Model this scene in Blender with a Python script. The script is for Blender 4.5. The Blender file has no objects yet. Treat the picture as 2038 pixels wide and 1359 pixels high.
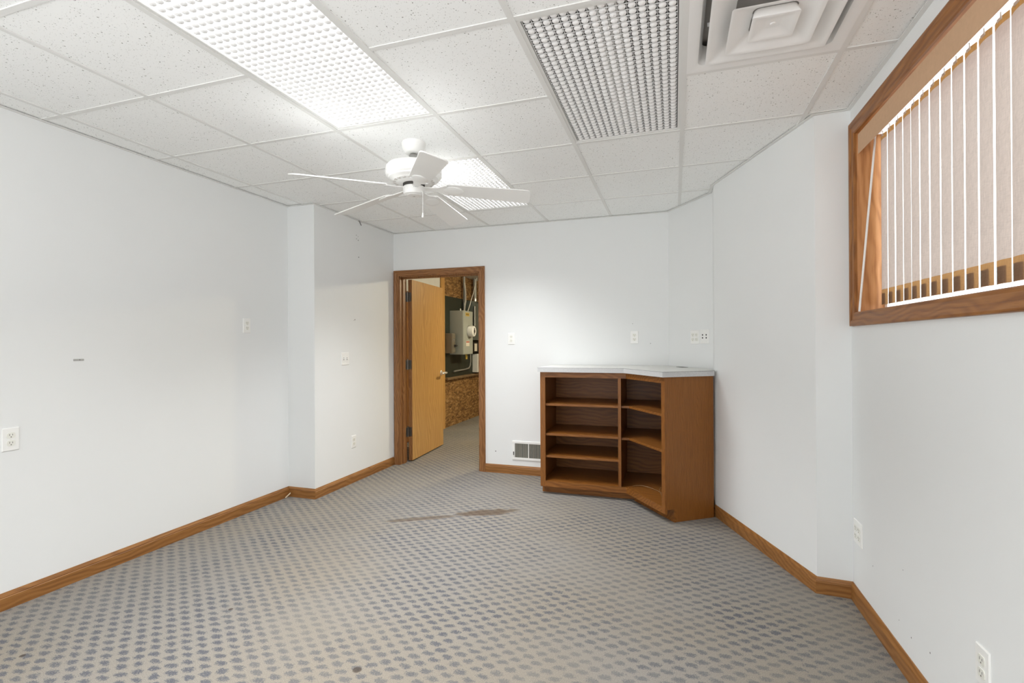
import bpy, bmesh, math, random
from mathutils import Vector, Matrix
random.seed(7)
S = bpy.context.scene
C = bpy.context.collection
R = math.radians
PI = math.pi

# ------------------------------------------------------------------ camera
yaw, pitch, roll = -0.314, 0.002, -0.005
CAMH = 1.315
_f = Vector((math.sin(yaw)*math.cos(pitch), math.cos(yaw)*math.cos(pitch), math.sin(pitch)))
_r0 = Vector((math.cos(yaw), -math.sin(yaw), 0))
_u0 = _r0.cross(_f)
_r = _r0*math.cos(roll) + _u0*math.sin(roll)
_u = -_r0*math.sin(roll) + _u0*math.cos(roll)
cd = bpy.data.cameras.new('camera')
cam = bpy.data.objects.new('camera', cd)
C.objects.link(cam)
cam.matrix_world = Matrix(((_r.x, _u.x, -_f.x, 0), (_r.y, _u.y, -_f.y, 0), (_r.z, _u.z, -_f.z, CAMH), (0, 0, 0, 1)))
cd.sensor_width = 36
cd.sensor_fit = 'HORIZONTAL'
cd.lens = 996.08/2038*36
cd.clip_start = 0.02
S.camera = cam

# ------------------------------------------------------------------ world, exposure
SKY, LOWER_FILL = 1.9, 3.8      # bright overcast sky, brighter lower half added to light the ceiling
LAMP, DOWN = 2.0, 12.5     # glow of a lit lens, light its louver sends downwards (W)
UTIL = 390.0
w = bpy.data.worlds.new('sky')
S.world = w
w.use_nodes = True
_n = w.node_tree.nodes; _l = w.node_tree.links
bg = _n['Background']
bg.inputs[0].default_value = (0.98, 0.99, 1.0, 1)
_tc = _n.new('ShaderNodeTexCoord'); _sx = _n.new('ShaderNodeSeparateXYZ'); _mr = _n.new('ShaderNodeMapRange')
_l.new(_tc.outputs['Generated'], _sx.inputs[0]); _l.new(_sx.outputs[2], _mr.inputs[0])
_mr.inputs[1].default_value = -0.06; _mr.inputs[2].default_value = 0.02; _mr.inputs[3].default_value = LOWER_FILL; _mr.inputs[4].default_value = SKY
_l.new(_mr.outputs[0], bg.inputs[1])
S.view_settings.view_transform = 'Standard'
S.view_settings.look = 'None'
S.view_settings.gamma = 1
S.view_settings.use_curve_mapping = False
S.view_settings.exposure = 0.68
S.cycles.max_bounces = 16
S.cycles.diffuse_bounces = 10
S.cycles.transparent_max_bounces = 12
S.cycles.caustics_reflective = False
S.cycles.caustics_refractive = False
S.cycles.sample_clamp_indirect = 8

def area(name, loc, rot, sx, sy, power, col=(1, 1, 1), portal=False):
    l = bpy.data.lights.new(name, 'AREA')
    l.shape = 'RECTANGLE'; l.size = sx; l.size_y = sy; l.energy = power; l.color = col
    if portal: l.cycles.is_portal = True
    o = bpy.data.objects.new(name, l); C.objects.link(o)
    o.location = loc; o.rotation_euler = rot
    return o
# daylight openings guide the sky sampling (portals give no light of their own)
area('window_portal', (1.045, 1.74, 1.90), (0, R(90), 0), 0.9, 2.3, 1, portal=True)
area('added_rear_window_portal', (-1.15, -2.34, 1.30), (R(90), 0, 0), 1.5, 2.1, 1, portal=True)  # this and the two below sit in added windows
area('added_left_window_portal', (-3.29, -0.85, 1.30), (0, R(-90), 0), 2.0, 2.1, 1, portal=True)
area('added_right_window_portal', (0.99, -0.95, 1.30), (0, R(90), 0), 2.0, 1.9, 1, portal=True)

# ------------------------------------------------------------------ node helpers
class NT:
    def __init__(s, name):
        s.m = bpy.data.materials.new(name); s.m.use_nodes = True
        s.t = s.m.node_tree; s.t.nodes.clear()
        s.out = s.t.nodes.new('ShaderNodeOutputMaterial')
    def n(s, typ, ins=None, **kw):
        nd = s.t.nodes.new(typ)
        for k, v in kw.items(): setattr(nd, k, v)
        for k, v in (ins or {}).items(): s.set(nd.inputs[k], v)
        return nd
    def set(s, sock, v):
        if isinstance(v, bpy.types.NodeSocket): s.t.links.new(v, sock)
        elif isinstance(v, bpy.types.Node): s.t.links.new(v.outputs[0], sock)
        else:
            if sock.type == 'RGBA' and len(v) == 3: v = (*v, 1)
            sock.default_value = v
    def M(s, op, a, b=0.0, c=None, clamp=False):
        nd = s.n('ShaderNodeMath', operation=op, use_clamp=clamp)
        s.set(nd.inputs[0], a); s.set(nd.inputs[1], b)
        if c is not None: s.set(nd.inputs[2], c)
        return nd.outputs[0]
    def mix(s, f, a, b):
        nd = s.n('ShaderNodeMix', data_type='RGBA')
        s.set(nd.inputs[0], f); s.set(nd.inputs[6], a); s.set(nd.inputs[7], b)
        return nd.outputs[2]
    def coord(s, scale=(1, 1, 1), rot=(0, 0, 0)):
        tc = s.n('ShaderNodeTexCoord')
        mp = s.n('ShaderNodeMapping', {'Vector': tc.outputs['Object'], 'Scale': scale, 'Rotation': rot})
        return mp.outputs[0]
    def noise(s, vec, scale, detail=2, rough=0.5, dist=0.0, col=False):
        nd = s.n('ShaderNodeTexNoise', {'Vector': vec, 'Scale': scale, 'Detail': detail, 'Roughness': rough, 'Distortion': dist})
        return nd.outputs['Color' if col else 0]
    def ramp(s, fac, stops):
        nd = s.n('ShaderNodeValToRGB', {'Fac': fac})
        e = nd.color_ramp.elements
        while len(e) > 1: e.remove(e[0])
        e[0].position = stops[0][0]; e[0].color = (*stops[0][1], 1)
        for p, c in stops[1:]:
            x = e.new(p); x.color = (*c, 1)
        return nd.outputs[0]
    def step(s, x, lo, hi):
        nd = s.n('ShaderNodeMapRange', {'Value': x, 'From Min': lo, 'From Max': hi, 'To Min': 0.0, 'To Max': 1.0})
        nd.interpolation_type = 'SMOOTHSTEP'
        return nd.outputs[0]
    def bump(s, h, strength, dist):
        return s.n('ShaderNodeBump', {'Height': h, 'Strength': strength, 'Distance': dist}).outputs[0]
    def pbr(s, col, rough=0.5, metal=0.0, normal=None, spec=0.5):
        p = s.n('ShaderNodeBsdfPrincipled', {'Base Color': col, 'Roughness': rough, 'Metallic': metal, 'Specular IOR Level': spec})
        if normal is not None: s.set(p.inputs['Normal'], normal)
        s.t.links.new(p.outputs[0], s.out.inputs[0])
        return s.m

def plain(name, col, rough=0.5, metal=0.0, spec=0.5, var=0.06, scale=9):
    t = NT(name)
    n = t.noise(t.coord(), scale, 3)
    d = tuple(c*(1-var) for c in col); l = tuple(min(1, c*(1+var)) for c in col)
    return t.pbr(t.mix(n, d, l), rough, metal, spec=spec)

def oak(name, axis, dark, mid, light, rough=0.42, ring=1.0, k=1.0, RW=0.24):
    """open-grained oak: fine streaks, cathedral rings and dark pores along one axis"""
    t = NT(name)
    def st(al, ac):
        s = [ac*k]*3; s['xyz'.index(axis)] = al*k; return tuple(s)
    warp = t.noise(t.coord(st(2.2, 5)), 1.0, 2, col=True)
    base = t.coord(st(1.0, 17))
    vadd = t.n('ShaderNodeVectorMath', operation='MULTIPLY_ADD')
    t.set(vadd.inputs[0], warp); vadd.inputs[1].default_value = (1.9,)*3; t.set(vadd.inputs[2], base)
    wv = t.n('ShaderNodeTexWave', {'Vector': vadd.outputs[0], 'Scale': 1.1*ring, 'Distortion': 2.2, 'Detail': 2.0, 'Detail Scale': 1.4}, wave_type='BANDS', bands_direction='DIAGONAL')
    fine = t.noise(t.coord(st(3, 75)), 1.0, 5, 0.65)
    pore = t.noise(t.coord(st(14, 330)), 1.0, 2, 0.5)
    f = t.M('MULTIPLY_ADD', wv.outputs['Fac'], RW, t.M('MULTIPLY_ADD', fine, 0.62, (0.42-RW)*0.5))
    col = t.ramp(f, [(0.22, dark), (0.5, mid), (0.82, light)])
    p = t.step(pore, 0.60, 0.70)
    col = t.mix(t.M('MULTIPLY', p, 0.30), col, dark)
    return t.pbr(col, rough, normal=t.bump(fine, 0.12, 0.002), spec=0.4)

# ------------------------------------------------------------------ materials
def mk_paint(name, col):
    t = NT(name)
    v = t.coord()
    n = t.noise(v, 1.3, 3)
    c = t.mix(t.step(n, 0.3, 0.7), tuple(x*0.985 for x in col), col)
    b = t.noise(v, 240, 2)
    return t.pbr(c, 0.62, normal=t.bump(b, 0.05, 0.001), spec=0.3)
m_wall = mk_paint('wall paint', (0.80, 0.815, 0.815))
m_tile = None
def mk_tile():
    t = NT('fissured ceiling tile')
    v = t.coord()
    w1 = t.noise(v, 60, 2, col=True)
    va = t.n('ShaderNodeVectorMath', operation='MULTIPLY_ADD')
    t.set(va.inputs[0], w1); va.inputs[1].default_value = (0.012,)*3; t.set(va.inputs[2], v)
    def fleck(scale, lo, hi, keep):
        vo = t.n('ShaderNodeTexVoronoi', {'Vector': va.outputs[0], 'Scale': scale})
        sep = t.n('ShaderNodeSeparateColor', {'Color': vo.outputs['Color']})
        r = t.M('MULTIPLY', sep.outputs[0], hi)
        inside = t.M('SUBTRACT', 1.0, t.step(t.M('SUBTRACT', vo.outputs['Distance'], r), lo, lo+0.05))
        return t.M('MULTIPLY', inside, t.M('GREATER_THAN', sep.outputs[1], keep))
    a = fleck(85, -0.02, 0.24, 0.42)
    b = fleck(170, -0.02, 0.32, 0.35)
    f = t.M('MAXIMUM', t.M('MULTIPLY', a, 0.85), t.M('MULTIPLY', b, 0.40))
    n = t.noise(v, 2.2, 3)
    base = t.mix(n, (0.90, 0.91, 0.905), (0.93, 0.94, 0.935))
    col = t.mix(f, base, (0.20, 0.19, 0.17))
    return t.pbr(col, 0.85, normal=t.bump(f, -0.3, 0.002), spec=0.15)
m_tile = mk_tile()
m_grid = plain('white enamel steel', (0.76, 0.76, 0.745), 0.5, var=0.03)
m_vent = plain('white enamel diffuser', (0.86, 0.86, 0.855), 0.4, var=0.02)
m_plastic = plain('white plastic', (0.86, 0.86, 0.84), 0.35, var=0.02)
m_ivory = plain('off white plastic', (0.80, 0.80, 0.74), 0.35, var=0.02)
m_fan = plain('fan white', (0.86, 0.86, 0.845), 0.35, var=0.02)
m_black = plain('black gap', (0.012, 0.012, 0.012), 0.6)
m_slot = plain('dark slot', (0.05, 0.045, 0.04), 0.7)
m_slot2 = plain('shaded slot', (0.14, 0.13, 0.12), 0.7)
m_steel = plain('satin nickel', (0.55, 0.54, 0.52), 0.3, 1.0)
m_hinge = plain('aged hinge metal', (0.20, 0.19, 0.17), 0.35, 0.9)
m_galv = plain('galvanised steel', (0.36, 0.36, 0.34), 0.5, 0.5, var=0.15)
m_dark = plain('dark housing', (0.07, 0.07, 0.07), 0.5, 0.2)
m_vinyl = plain('window vinyl', (0.85, 0.85, 0.85), 0.4)
D, Mi, L = (0.16, 0.062, 0.017), (0.275, 0.118, 0.031), (0.37, 0.175, 0.055)
oak_x = oak('oak trim x', 'x', D, Mi, L); oak_y = oak('oak trim y', 'y', D, Mi, L); oak_z = oak('oak trim z', 'z', D, Mi, L)
D2, M2, L2 = (0.125, 0.040, 0.008), (0.275, 0.105, 0.023), (0.38, 0.165, 0.045)
win_y = oak('window oak y', 'y', D2, M2, L2); win_z = oak('window oak z', 'z', D2, M2, L2)
D3, M3, L3 = (0.120, 0.038, 0.006), (0.235, 0.084, 0.014), (0.31, 0.125, 0.027)
cab_z = oak('cabinet oak z', 'z', D3, M3, L3, k=2.2, RW=0.15); cab_x = oak('cabinet oak x', 'x', D3, M3, L3); 
D4, M4, L4 = (0.40, 0.205, 0.060), (0.54, 0.30, 0.095), (0.64, 0.385, 0.145)
door_z = oak('door oak veneer', 'z', D4, M4, L4, 0.35, k=0.8)
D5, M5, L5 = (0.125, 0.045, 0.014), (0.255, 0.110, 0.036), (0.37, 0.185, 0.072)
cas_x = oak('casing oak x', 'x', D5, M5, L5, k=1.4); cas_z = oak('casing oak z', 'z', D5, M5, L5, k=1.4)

D6, M6, L6 = (0.30, 0.115, 0.034), (0.50, 0.235, 0.088), (0.60, 0.31, 0.135)  # lightened oak: window light on the jamb put into its colour
jamb_lit_y = oak('lit jamb oak y', 'y', D6, M6, L6); jamb_lit_z = oak('lit jamb oak z', 'z', D6, M6, L6)

def mk_carpet():
    t = NT('patterned carpet')
    v = t.coord()
    wob = t.noise(v, 30, 3, 0.6, col=True)
    va = t.n('ShaderNodeVectorMath', operation='MULTIPLY_ADD')
    t.set(va.inputs[0], wob); va.inputs[1].default_value = (0.042, 0.030, 0); t.set(va.inputs[2], v)
    sp = t.n('ShaderNodeSeparateXYZ', {'Vector': va.outputs[0]})
    def lat(ox, oy):
        fx = t.M('SUBTRACT', t.M('FRACT', t.M('ADD', t.M('DIVIDE', sp.outputs[0], 0.092), 40+ox)), 0.5)
        fy = t.M('SUBTRACT', t.M('FRACT', t.M('ADD', t.M('DIVIDE', sp.outputs[1], 0.071), 40+oy)), 0.5)
        ax = t.M('DIVIDE', fx, 0.255); ay = t.M('DIVIDE', fy, 0.19)
        return t.M('ADD', t.M('POWER', t.M('ABSOLUTE', ax), 2.4), t.M('POWER', t.M('ABSOLUTE', ay), 2.4))
    d = t.M('MINIMUM', lat(0.16, 0.39), lat(0.66, 0.89))
    fib = t.noise(v, 420, 3, 0.7)
    fib2 = t.noise(t.coord((1, 1, 1)), 150, 3, 0.6)
    dd = t.M('ADD', d, t.M('MULTIPLY', t.M('SUBTRACT', fib2, 0.5), 6.5))
    dash = t.M('SUBTRACT', 1.0, t.step(dd, 0.1, 1.9))
    wear = t.noise(v, 1.1, 3, 0.6)
    wearf = t.M('MULTIPLY_ADD', t.step(wear, 0.34, 0.64), 0.52, 0.40)
    hue = t.noise(v, 0.9, 2)
    beige = t.mix(t.step(hue, 0.35, 0.65), (0.345, 0.31, 0.257), (0.34, 0.32, 0.29))
    blue = t.mix(t.noise(v, 23, 2), (0.078, 0.093, 0.132), (0.12, 0.13, 0.158))
    col = t.mix(t.M('MULTIPLY', dash, wearf), beige, blue)
    # fibre tufts
    tuft = t.step(fib, 0.28, 0.72)
    col = t.mix(t.M('MULTIPLY', t.M('SUBTRACT', 1.0, tuft), 0.62), col, (0.07, 0.06, 0.05))
    col = t.mix(t.M('MULTIPLY', t.step(fib, 0.56, 0.8), 0.6), col, (0.70, 0.66, 0.60))
    # brown spill and dark spots, each with its own outline
    tc = t.n('ShaderNodeTexCoord'); so = t.n('ShaderNodeSeparateXYZ', {'Vector': tc.outputs['Object']})
    edge = t.M('MULTIPLY', t.M('SUBTRACT', t.noise(v, 14, 3), 0.5), 1.6)
    def blob(cx, cy, rx, ry, ang, lo=0.35, hi=1.1):
        ca, sa = math.cos(ang), math.sin(ang)
        dx = t.M('SUBTRACT', so.outputs[0], cx); dy = t.M('SUBTRACT', so.outputs[1], cy)
        a = t.M('DIVIDE', t.M('ADD', t.M('MULTIPLY', dx, ca), t.M('MULTIPLY', dy, sa)), rx)
        b = t.M('DIVIDE', t.M('SUBTRACT', t.M('MULTIPLY', dy, ca), t.M('MULTIPLY', dx, sa)), ry)
        q = t.M('ADD', t.M('ADD', t.M('MULTIPLY', a, a), t.M('MULTIPLY', b, b)), edge)
        return t.M('SUBTRACT', 1.0, t.step(q, lo, hi))
    s = t.M('MAXIMUM', blob(-1.39, 3.625, 0.27, 0.075, R(28)), t.M('MULTIPLY', blob(-1.80, 3.36, 0.28, 0.045, R(30)), 0.8))
    col = t.mix(t.M('MULTIPLY', s, 0.74), col, (0.105, 0.068, 0.040))
    for (x, y, r_) in ((-2.632, 1.375, 0.011), (-1.225, 1.724, 0.02), (-2.10, 1.93, 0.012), (0.1, 2.05, 0.010)):
        col = t.mix(t.M('MULTIPLY', blob(x, y, r_, r_, 0, 0.5, 1.3), 0.75), col, (0.06, 0.045, 0.035))
    h = t.M('ADD', fib, t.M('MULTIPLY', dash, -0.25))
    return t.pbr(col, 0.95, normal=t.bump(h, 0.35, 0.004), spec=0.1)
m_carpet = mk_carpet()

def mk_osb():
    t = NT('oriented strand board')
    tc = t.n('ShaderNodeTexCoord')
    wv = t.noise(tc.outputs['Object'], 9, 2, col=True)
    va = t.n('ShaderNodeVectorMath', operation='MULTIPLY_ADD')
    t.set(va.inputs[0], wv); va.inputs[1].default_value = (0.05,)*3; t.set(va.inputs[2], tc.outputs['Object'])
    def flakes(ang, sa, sb):
        m0 = t.n('ShaderNodeMapping', {'Vector': va.outputs[0], 'Rotation': (R(ang), R(ang*0.3), R(10)), 'Scale': (25, sa, sb)})
        vo = t.n('ShaderNodeTexVoronoi', {'Vector': m0.outputs[0], 'Scale': 1.0})
        sp = t.n('ShaderNodeSeparateColor', {'Color': vo.outputs['Color']})
        return sp.outputs[0], sp.outputs[1]
    a1, p1 = flakes(28, 16, 46)
    a2, p2 = flakes(-37, 14, 42)
    a3, p3 = flakes(80, 17, 48)
    k1 = t.M('GREATER_THAN', p1, 0.5); k2 = t.M('GREATER_THAN', p2, 0.5)
    f = t.n('ShaderNodeMix', data_type='FLOAT'); t.set(f.inputs[0], k2); t.set(f.inputs[2], a3); t.set(f.inputs[3], a2)
    g = t.n('ShaderNodeMix', data_type='FLOAT'); t.set(g.inputs[0], k1); t.set(g.inputs[2], f.outputs[0]); t.set(g.inputs[3], a1)
    q = t.M('MULTIPLY_ADD', t.noise(tc.outputs['Object'], 90, 3), 0.4, t.M('MULTIPLY', g.outputs[0], 0.62))
    return t.pbr(t.ramp(q, [(0.12, (0.075, 0.032, 0.010)), (0.5, (0.235, 0.118, 0.038)), (0.74, (0.36, 0.205, 0.075)), (0.92, (0.55, 0.37, 0.18))]), 0.6)
m_osb = mk_osb()
m_ply = plain('dark painted plywood', (0.022, 0.028, 0.019), 0.5, var=0.2)
m_boxgrey = plain('grey enamel cabinet', (0.36, 0.38, 0.34), 0.42, var=0.04)
m_boxbrown = plain('bronze grey enamel', (0.17, 0.145, 0.105), 0.45)
m_panel = plain('dark grey enamel panel', (0.115, 0.135, 0.125), 0.45)
m_utilwall = plain('utility wall paint', (0.75, 0.75, 0.72), 0.6)
m_label = plain('paper label', (0.75, 0.70, 0.60), 0.6)
m_yellow = plain('yellow label', (0.62, 0.42, 0.07), 0.5)
m_red = plain('red print', (0.45, 0.07, 0.04), 0.5)
m_wire = plain('white cable', (0.72, 0.70, 0.64), 0.45)
m_copper = plain('tan wire', (0.26, 0.15, 0.07), 0.4)

def mk_laminate():
    t = NT('grey speckled laminate')
    v = t.coord()
    n = t.noise(v, 260, 2)
    return t.pbr(t.mix(t.step(n, 0.35, 0.65), (0.50, 0.51, 0.52), (0.62, 0.62, 0.62)), 0.4)
m_lam = mk_laminate()
m_lamtop = plain('light grey laminate', (0.60, 0.60, 0.575), 0.45, var=0.03)

def mk_slat(name, tr, df):
    t = NT(name)
    v = t.coord((260, 260, 40))
    n = t.noise(v, 1.0, 2)
    n2 = t.noise(t.coord((60, 60, 420)), 1.0, 1)
    g = t.M('MULTIPLY_ADD', n, 0.34, t.M('MULTIPLY_ADD', n2, 0.22, 0.72))
    def tint(c):
        mm = t.n('ShaderNodeMix', data_type='RGBA', blend_type='MULTIPLY')
        mm.inputs[0].default_value = 1; t.set(mm.inputs[6], c)
        cb = t.n('ShaderNodeCombineColor'); [t.set(cb.inputs[i], g) for i in range(3)]
        t.set(mm.inputs[7], cb.outputs[0]); return mm.outputs[2]
    a = t.n('ShaderNodeBsdfDiffuse', {'Color': tint(df)})
    b = t.n('ShaderNodeBsdfTranslucent', {'Color': tint(tr)})
    ad = t.n('ShaderNodeAddShader'); t.set(ad.inputs[0], a.outputs[0]); t.set(ad.inputs[1], b.outputs[0])
    t.t.links.new(ad.outputs[0], t.out.inputs[0])
    return t.m
m_slat = mk_slat('blind fabric', (0.090, 0.076, 0.071), (0.42, 0.36, 0.31))
m_hem = mk_slat('doubled blind fabric', (0.100, 0.052, 0.016), (0.22, 0.14, 0.09))
m_valance = plain('valance fabric', (0.58, 0.37, 0.225), 0.8, var=0.08, scale=60)

def mk_glass():
    t = NT('window glass')
    a = t.n('ShaderNodeBsdfTransparent'); a.inputs[0].default_value = (0.96, 0.97, 0.97, 1)
    b = t.n('ShaderNodeBsdfGlossy', {'Roughness': 0.02})
    mx = t.n('ShaderNodeMixShader'); mx.inputs[0].default_value = 0.05
    t.set(mx.inputs[1], a.outputs[0]); t.set(mx.inputs[2], b.outputs[0])
    t.t.links.new(mx.outputs[0], t.out.inputs[0])
    return t.m
m_glass = mk_glass()

def emit(name, col, s):
    t = NT(name)
    e = t.n('ShaderNodeEmission', {'Color': col, 'Strength': s})
    t.t.links.new(e.outputs[0], t.out.inputs[0])
    return t.m
m_lit = emit('lit lens', (0.985, 0.995, 1.0), LAMP)
m_lens = plain('prismatic lens buttons', (0.88, 0.88, 0.88), 0.18, var=0.02)

# ------------------------------------------------------------------ mesh helpers
ORG = {}
class MB:
    def __init__(s): s.v = []; s.f = []; s.sm = []
    def add(s, vs, fs, smooth=False):
        b = len(s.v); s.v += [Vector(p) for p in vs]
        s.f += [tuple(b+i for i in q) for q in fs]; s.sm += [smooth]*len(fs)
        return s
    def box(s, x0, x1, y0, y1, z0, z1):
        vs = [(x, y, z) for z in (z0, z1) for y in (y0, y1) for x in (x0, x1)]
        return s.add(vs, [(0, 2, 3, 1), (4, 5, 7, 6), (0, 1, 5, 4), (2, 6, 7, 3), (0, 4, 6, 2), (1, 3, 7, 5)])
    def prism(s, poly, z0, z1):
        n = len(poly)
        vs = [(x, y, z0) for x, y in poly]+[(x, y, z1) for x, y in poly]
        fs = [tuple(range(n))[::-1], tuple(range(n, 2*n))]+[(i, (i+1) % n, n+(i+1) % n, n+i) for i in range(n)]
        return s.add(vs, fs)
    def frame(s, o, ex, ey, ez, fn):
        """add what fn builds in a local frame"""
        t = MB(); fn(t)
        b = len(s.v)
        s.v += [Vector(o)+Vector(ex)*p.x+Vector(ey)*p.y+Vector(ez)*p.z for p in t.v]
        s.f += [tuple(b+i for i in q) for q in t.f]; s.sm += t.sm
        return s
    def lathe(s, prof, c=(0, 0, 0), seg=40, axis='z'):
        vs = []; fs = []; n = len(prof)
        for i in range(seg):
            a = 2*PI*i/seg
            for r, h in prof:
                p = {'z': (r*math.cos(a), r*math.sin(a), h), 'y': (r*math.cos(a), h, r*math.sin(a)), 'x': (h, r*math.cos(a), r*math.sin(a))}[axis]
                vs.append((c[0]+p[0], c[1]+p[1], c[2]+p[2]))
        for i in range(seg):
            j = (i+1) % seg
            for k in range(n-1): fs.append((i*n+k, j*n+k, j*n+k+1, i*n+k+1))
        if prof[0][0] > 1e-6: fs.append(tuple(i*n for i in range(seg)))
        if prof[-1][0] > 1e-6: fs.append(tuple(i*n+n-1 for i in range(seg))[::-1])
        return s.add(vs, fs, True)
    def tube(s, pts, r, seg=8):
        pts = [Vector(p) for p in pts]; vs = []; fs = []
        up = Vector((0.31, 0.21, 0.93))
        for i, p in enumerate(pts):
            d = (pts[min(i+1, len(pts)-1)]-pts[max(i-1, 0)]).normalized()
            a = d.cross(up)
            if a.length < 1e-3: a = d.cross(Vector((1, 0, 0)))
            a.normalize(); b = d.cross(a)
            for k in range(seg):
                t = 2*PI*k/seg; vs.append(p+a*r*math.cos(t)+b*r*math.sin(t))
        for i in range(len(pts)-1):
            for k in range(seg):
                fs.append((i*seg+k, i*seg+(k+1) % seg, (i+1)*seg+(k+1) % seg, (i+1)*seg+k))
        fs.append(tuple(range(seg))[::-1]); fs.append(tuple((len(pts)-1)*seg+k for k in range(seg)))
        return s.add(vs, fs, True)
    def loops(s, loops, closed=True, cap0=False, cap1=False, smooth=False):
        n = len(loops[0]); vs = [p for l in loops for p in l]; fs = []
        for i in range(len(loops)-1):
            for k in range(n if closed else n-1):
                fs.append((i*n+k, i*n+(k+1) % n, (i+1)*n+(k+1) % n, (i+1)*n+k))
        if cap0: fs.append(tuple(range(n))[::-1])
        if cap1: fs.append(tuple((len(loops)-1)*n+k for k in range(n)))
        return s.add(vs, fs, smooth)
    def build(s, name, mat, parent=None, bevel=0.0, local=False):
        org = Vector((0, 0, 0)) if (local or parent is None) else ORG.get(parent.name, Vector((0, 0, 0)))
        me = bpy.data.meshes.new(name)
        me.from_pydata([tuple(p-org) for p in s.v], [], s.f)
        bm = bmesh.new(); bm.from_mesh(me)
        bmesh.ops.recalc_face_normals(bm, faces=bm.faces); bm.to_mesh(me); bm.free()
        for p, q in zip(me.polygons, s.sm): p.use_smooth = q
        me.materials.append(mat)
        o = bpy.data.objects.new(name, me); C.objects.link(o)
        if any(s.sm):
            try: me.set_sharp_from_angle(angle=R(38))
            except Exception: pass
        if parent is not None:
            o.parent = parent; ORG[o.name] = ORG.get(parent.name, Vector((0, 0, 0)))
        if bevel:
            b = o.modifiers.new('bevel', 'BEVEL'); b.width = bevel; b.segments = 2; b.limit_method = 'ANGLE'; b.angle_limit = R(40)
        return o

def tag(o, label=None, cat=None, group=None, kind=None):
    if label: o['label'] = label
    if cat: o['category'] = cat
    if group: o['group'] = group
    if kind: o['kind'] = kind
    return o
def empty(name, loc, rz=0.0, **kw):
    o = bpy.data.objects.new(name, None); C.objects.link(o)
    o.location = loc; o.rotation_euler = (0, 0, rz); o.empty_display_size = 0.1
    ORG[o.name] = Vector(loc)
    return tag(o, **kw)
def struct(mb, name, mat, **k):
    return tag(mb.build(name, mat, **k), kind='structure')

# ------------------------------------------------------------------ room shell
H = 2.498            # underside of the ceiling grid
WT = 2.60            # wall tops
XL, XF, YJ, YB = -3.175, -2.90, 3.515, 4.775
XR = 0.862
A2, B2, C2 = (0.287, 4.075), (0.703, 2.984), (XR, 2.972)
DG = (-0.05, YB)
YN = -2.30
struct(MB().box(-3.7, 1.3, -2.5, 9.4, -0.08, 0), 'floor', m_carpet)
LY0, LY1 = -1.9, 0.2
wl = struct(MB().box(XL-0.15, XL, LY1, YJ, -0.02, WT).box(XL-0.15, XL, YN-0.1, LY0, -0.02, WT).box(XL-0.15, XL, LY0, LY1, -0.02, 0.3).box(XL-0.15, XL, LY0, LY1, 2.3, WT), 'wall_left', m_wall)
wf = struct(MB().box(XL-0.15, XF, YJ, YB+0.01, -0.02, WT), 'wall_far_left', m_wall)
DX0, DX1, DH = -2.838, -1.894, 2.042
wb = struct(MB().box(XL-0.15, DX0, YB, YB+0.135, -0.02, WT).box(DX1, 0.45, YB, YB+0.135, -0.02, WT).box(DX0, DX1, YB, YB+0.135, DH, WT), 'wall_back', m_wall)
wd = struct(MB().prism([DG, (0.36, 4.168), (0.50, 4.26), (0.15, YB+0.06)], -0.02, WT), 'wall_corner', m_wall)
wa = struct(MB().prism([A2, (0.292, 4.30), (0.5, 4.9), (1.15, 4.9), (1.15, 2.972), C2, B2], -0.02, WT), 'wall_right_angled', m_wall)
WY0, WY1, WZ0, WZ1 = 0.6, 2.890, 1.450, 2.350
wr = struct(MB().box(XR, XR+0.17, 0.0, 2.973, -0.02, WZ0).box(XR, XR+0.17, YN-0.1, -1.9, -0.02, WZ0).box(XR, XR+0.17, -1.9, 0.0, -0.02, 0.3).box(XR, XR+0.17, YN-0.1, 2.973, WZ1, WT)
            .box(XR, XR+0.17, WY1, 2.973, WZ0, WZ1).box(XR, XR+0.17, 0.0, WY0, WZ0, WZ1).box(XR, XR+0.17, YN-0.1, -1.9, WZ0, WZ1), 'wall_right', m_wall)
RX0, RX1, RZ0, RZ1 = -1.9, -0.4, 0.25, 2.35
struct(MB().box(XL-0.15, RX0, YN-0.14, YN, -0.02, WT).box(RX1, XR+0.17, YN-0.14, YN, -0.02, WT)
       .box(RX0, RX1, YN-0.14, YN, -0.02, RZ0).box(RX0, RX1, YN-0.14, YN, RZ1, WT), 'wall_rear', m_wall)

# nail holes in the paint (tiny recess discs)
def holes(parent, pts, n, name='nail_hole'):
    mb = MB(); n = Vector(n)
    for p, r in pts:
        a = n.cross(Vector((0, 0, 1))).normalized(); b = Vector((0, 0, 1)); c = Vector(p)+n*0.0006
        k = 8
        mb.add([c+a*r*math.cos(2*PI*i/k)+b*r*1.2*math.sin(2*PI*i/k) for i in range(k)], [tuple(range(k))])
    mb.build(name, m_slot, parent)
holes(wf, [((XF, 4.108, 2.352), .004), ((XF, 4.135, 2.345), .003), ((XF, 4.110, 2.318), .004), ((XF, 4.137, 2.309), .005),
           ((XF, 4.144, 2.146), .0055), ((XF, 4.080, 1.540), .005), ((XF, 4.062, 1.533), .003)], (1, 0, 0))
holes(wb, [((-1.73, YB, 0.215), .005), ((-0.37, YB, 1.485), .0025), ((-0.21, YB, 1.30), .003)], (0, -1, 0))
holes(wr, [((XR, 2.70, 0.28), .0025), ((XR, 2.38, 0.40), .002), ((XR, 2.31, 0.17), .0028), ((XR, 2.16, 0.20), .003), ((XR, 2.42, 0.18), .002)], (-1, 0, 0))

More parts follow.
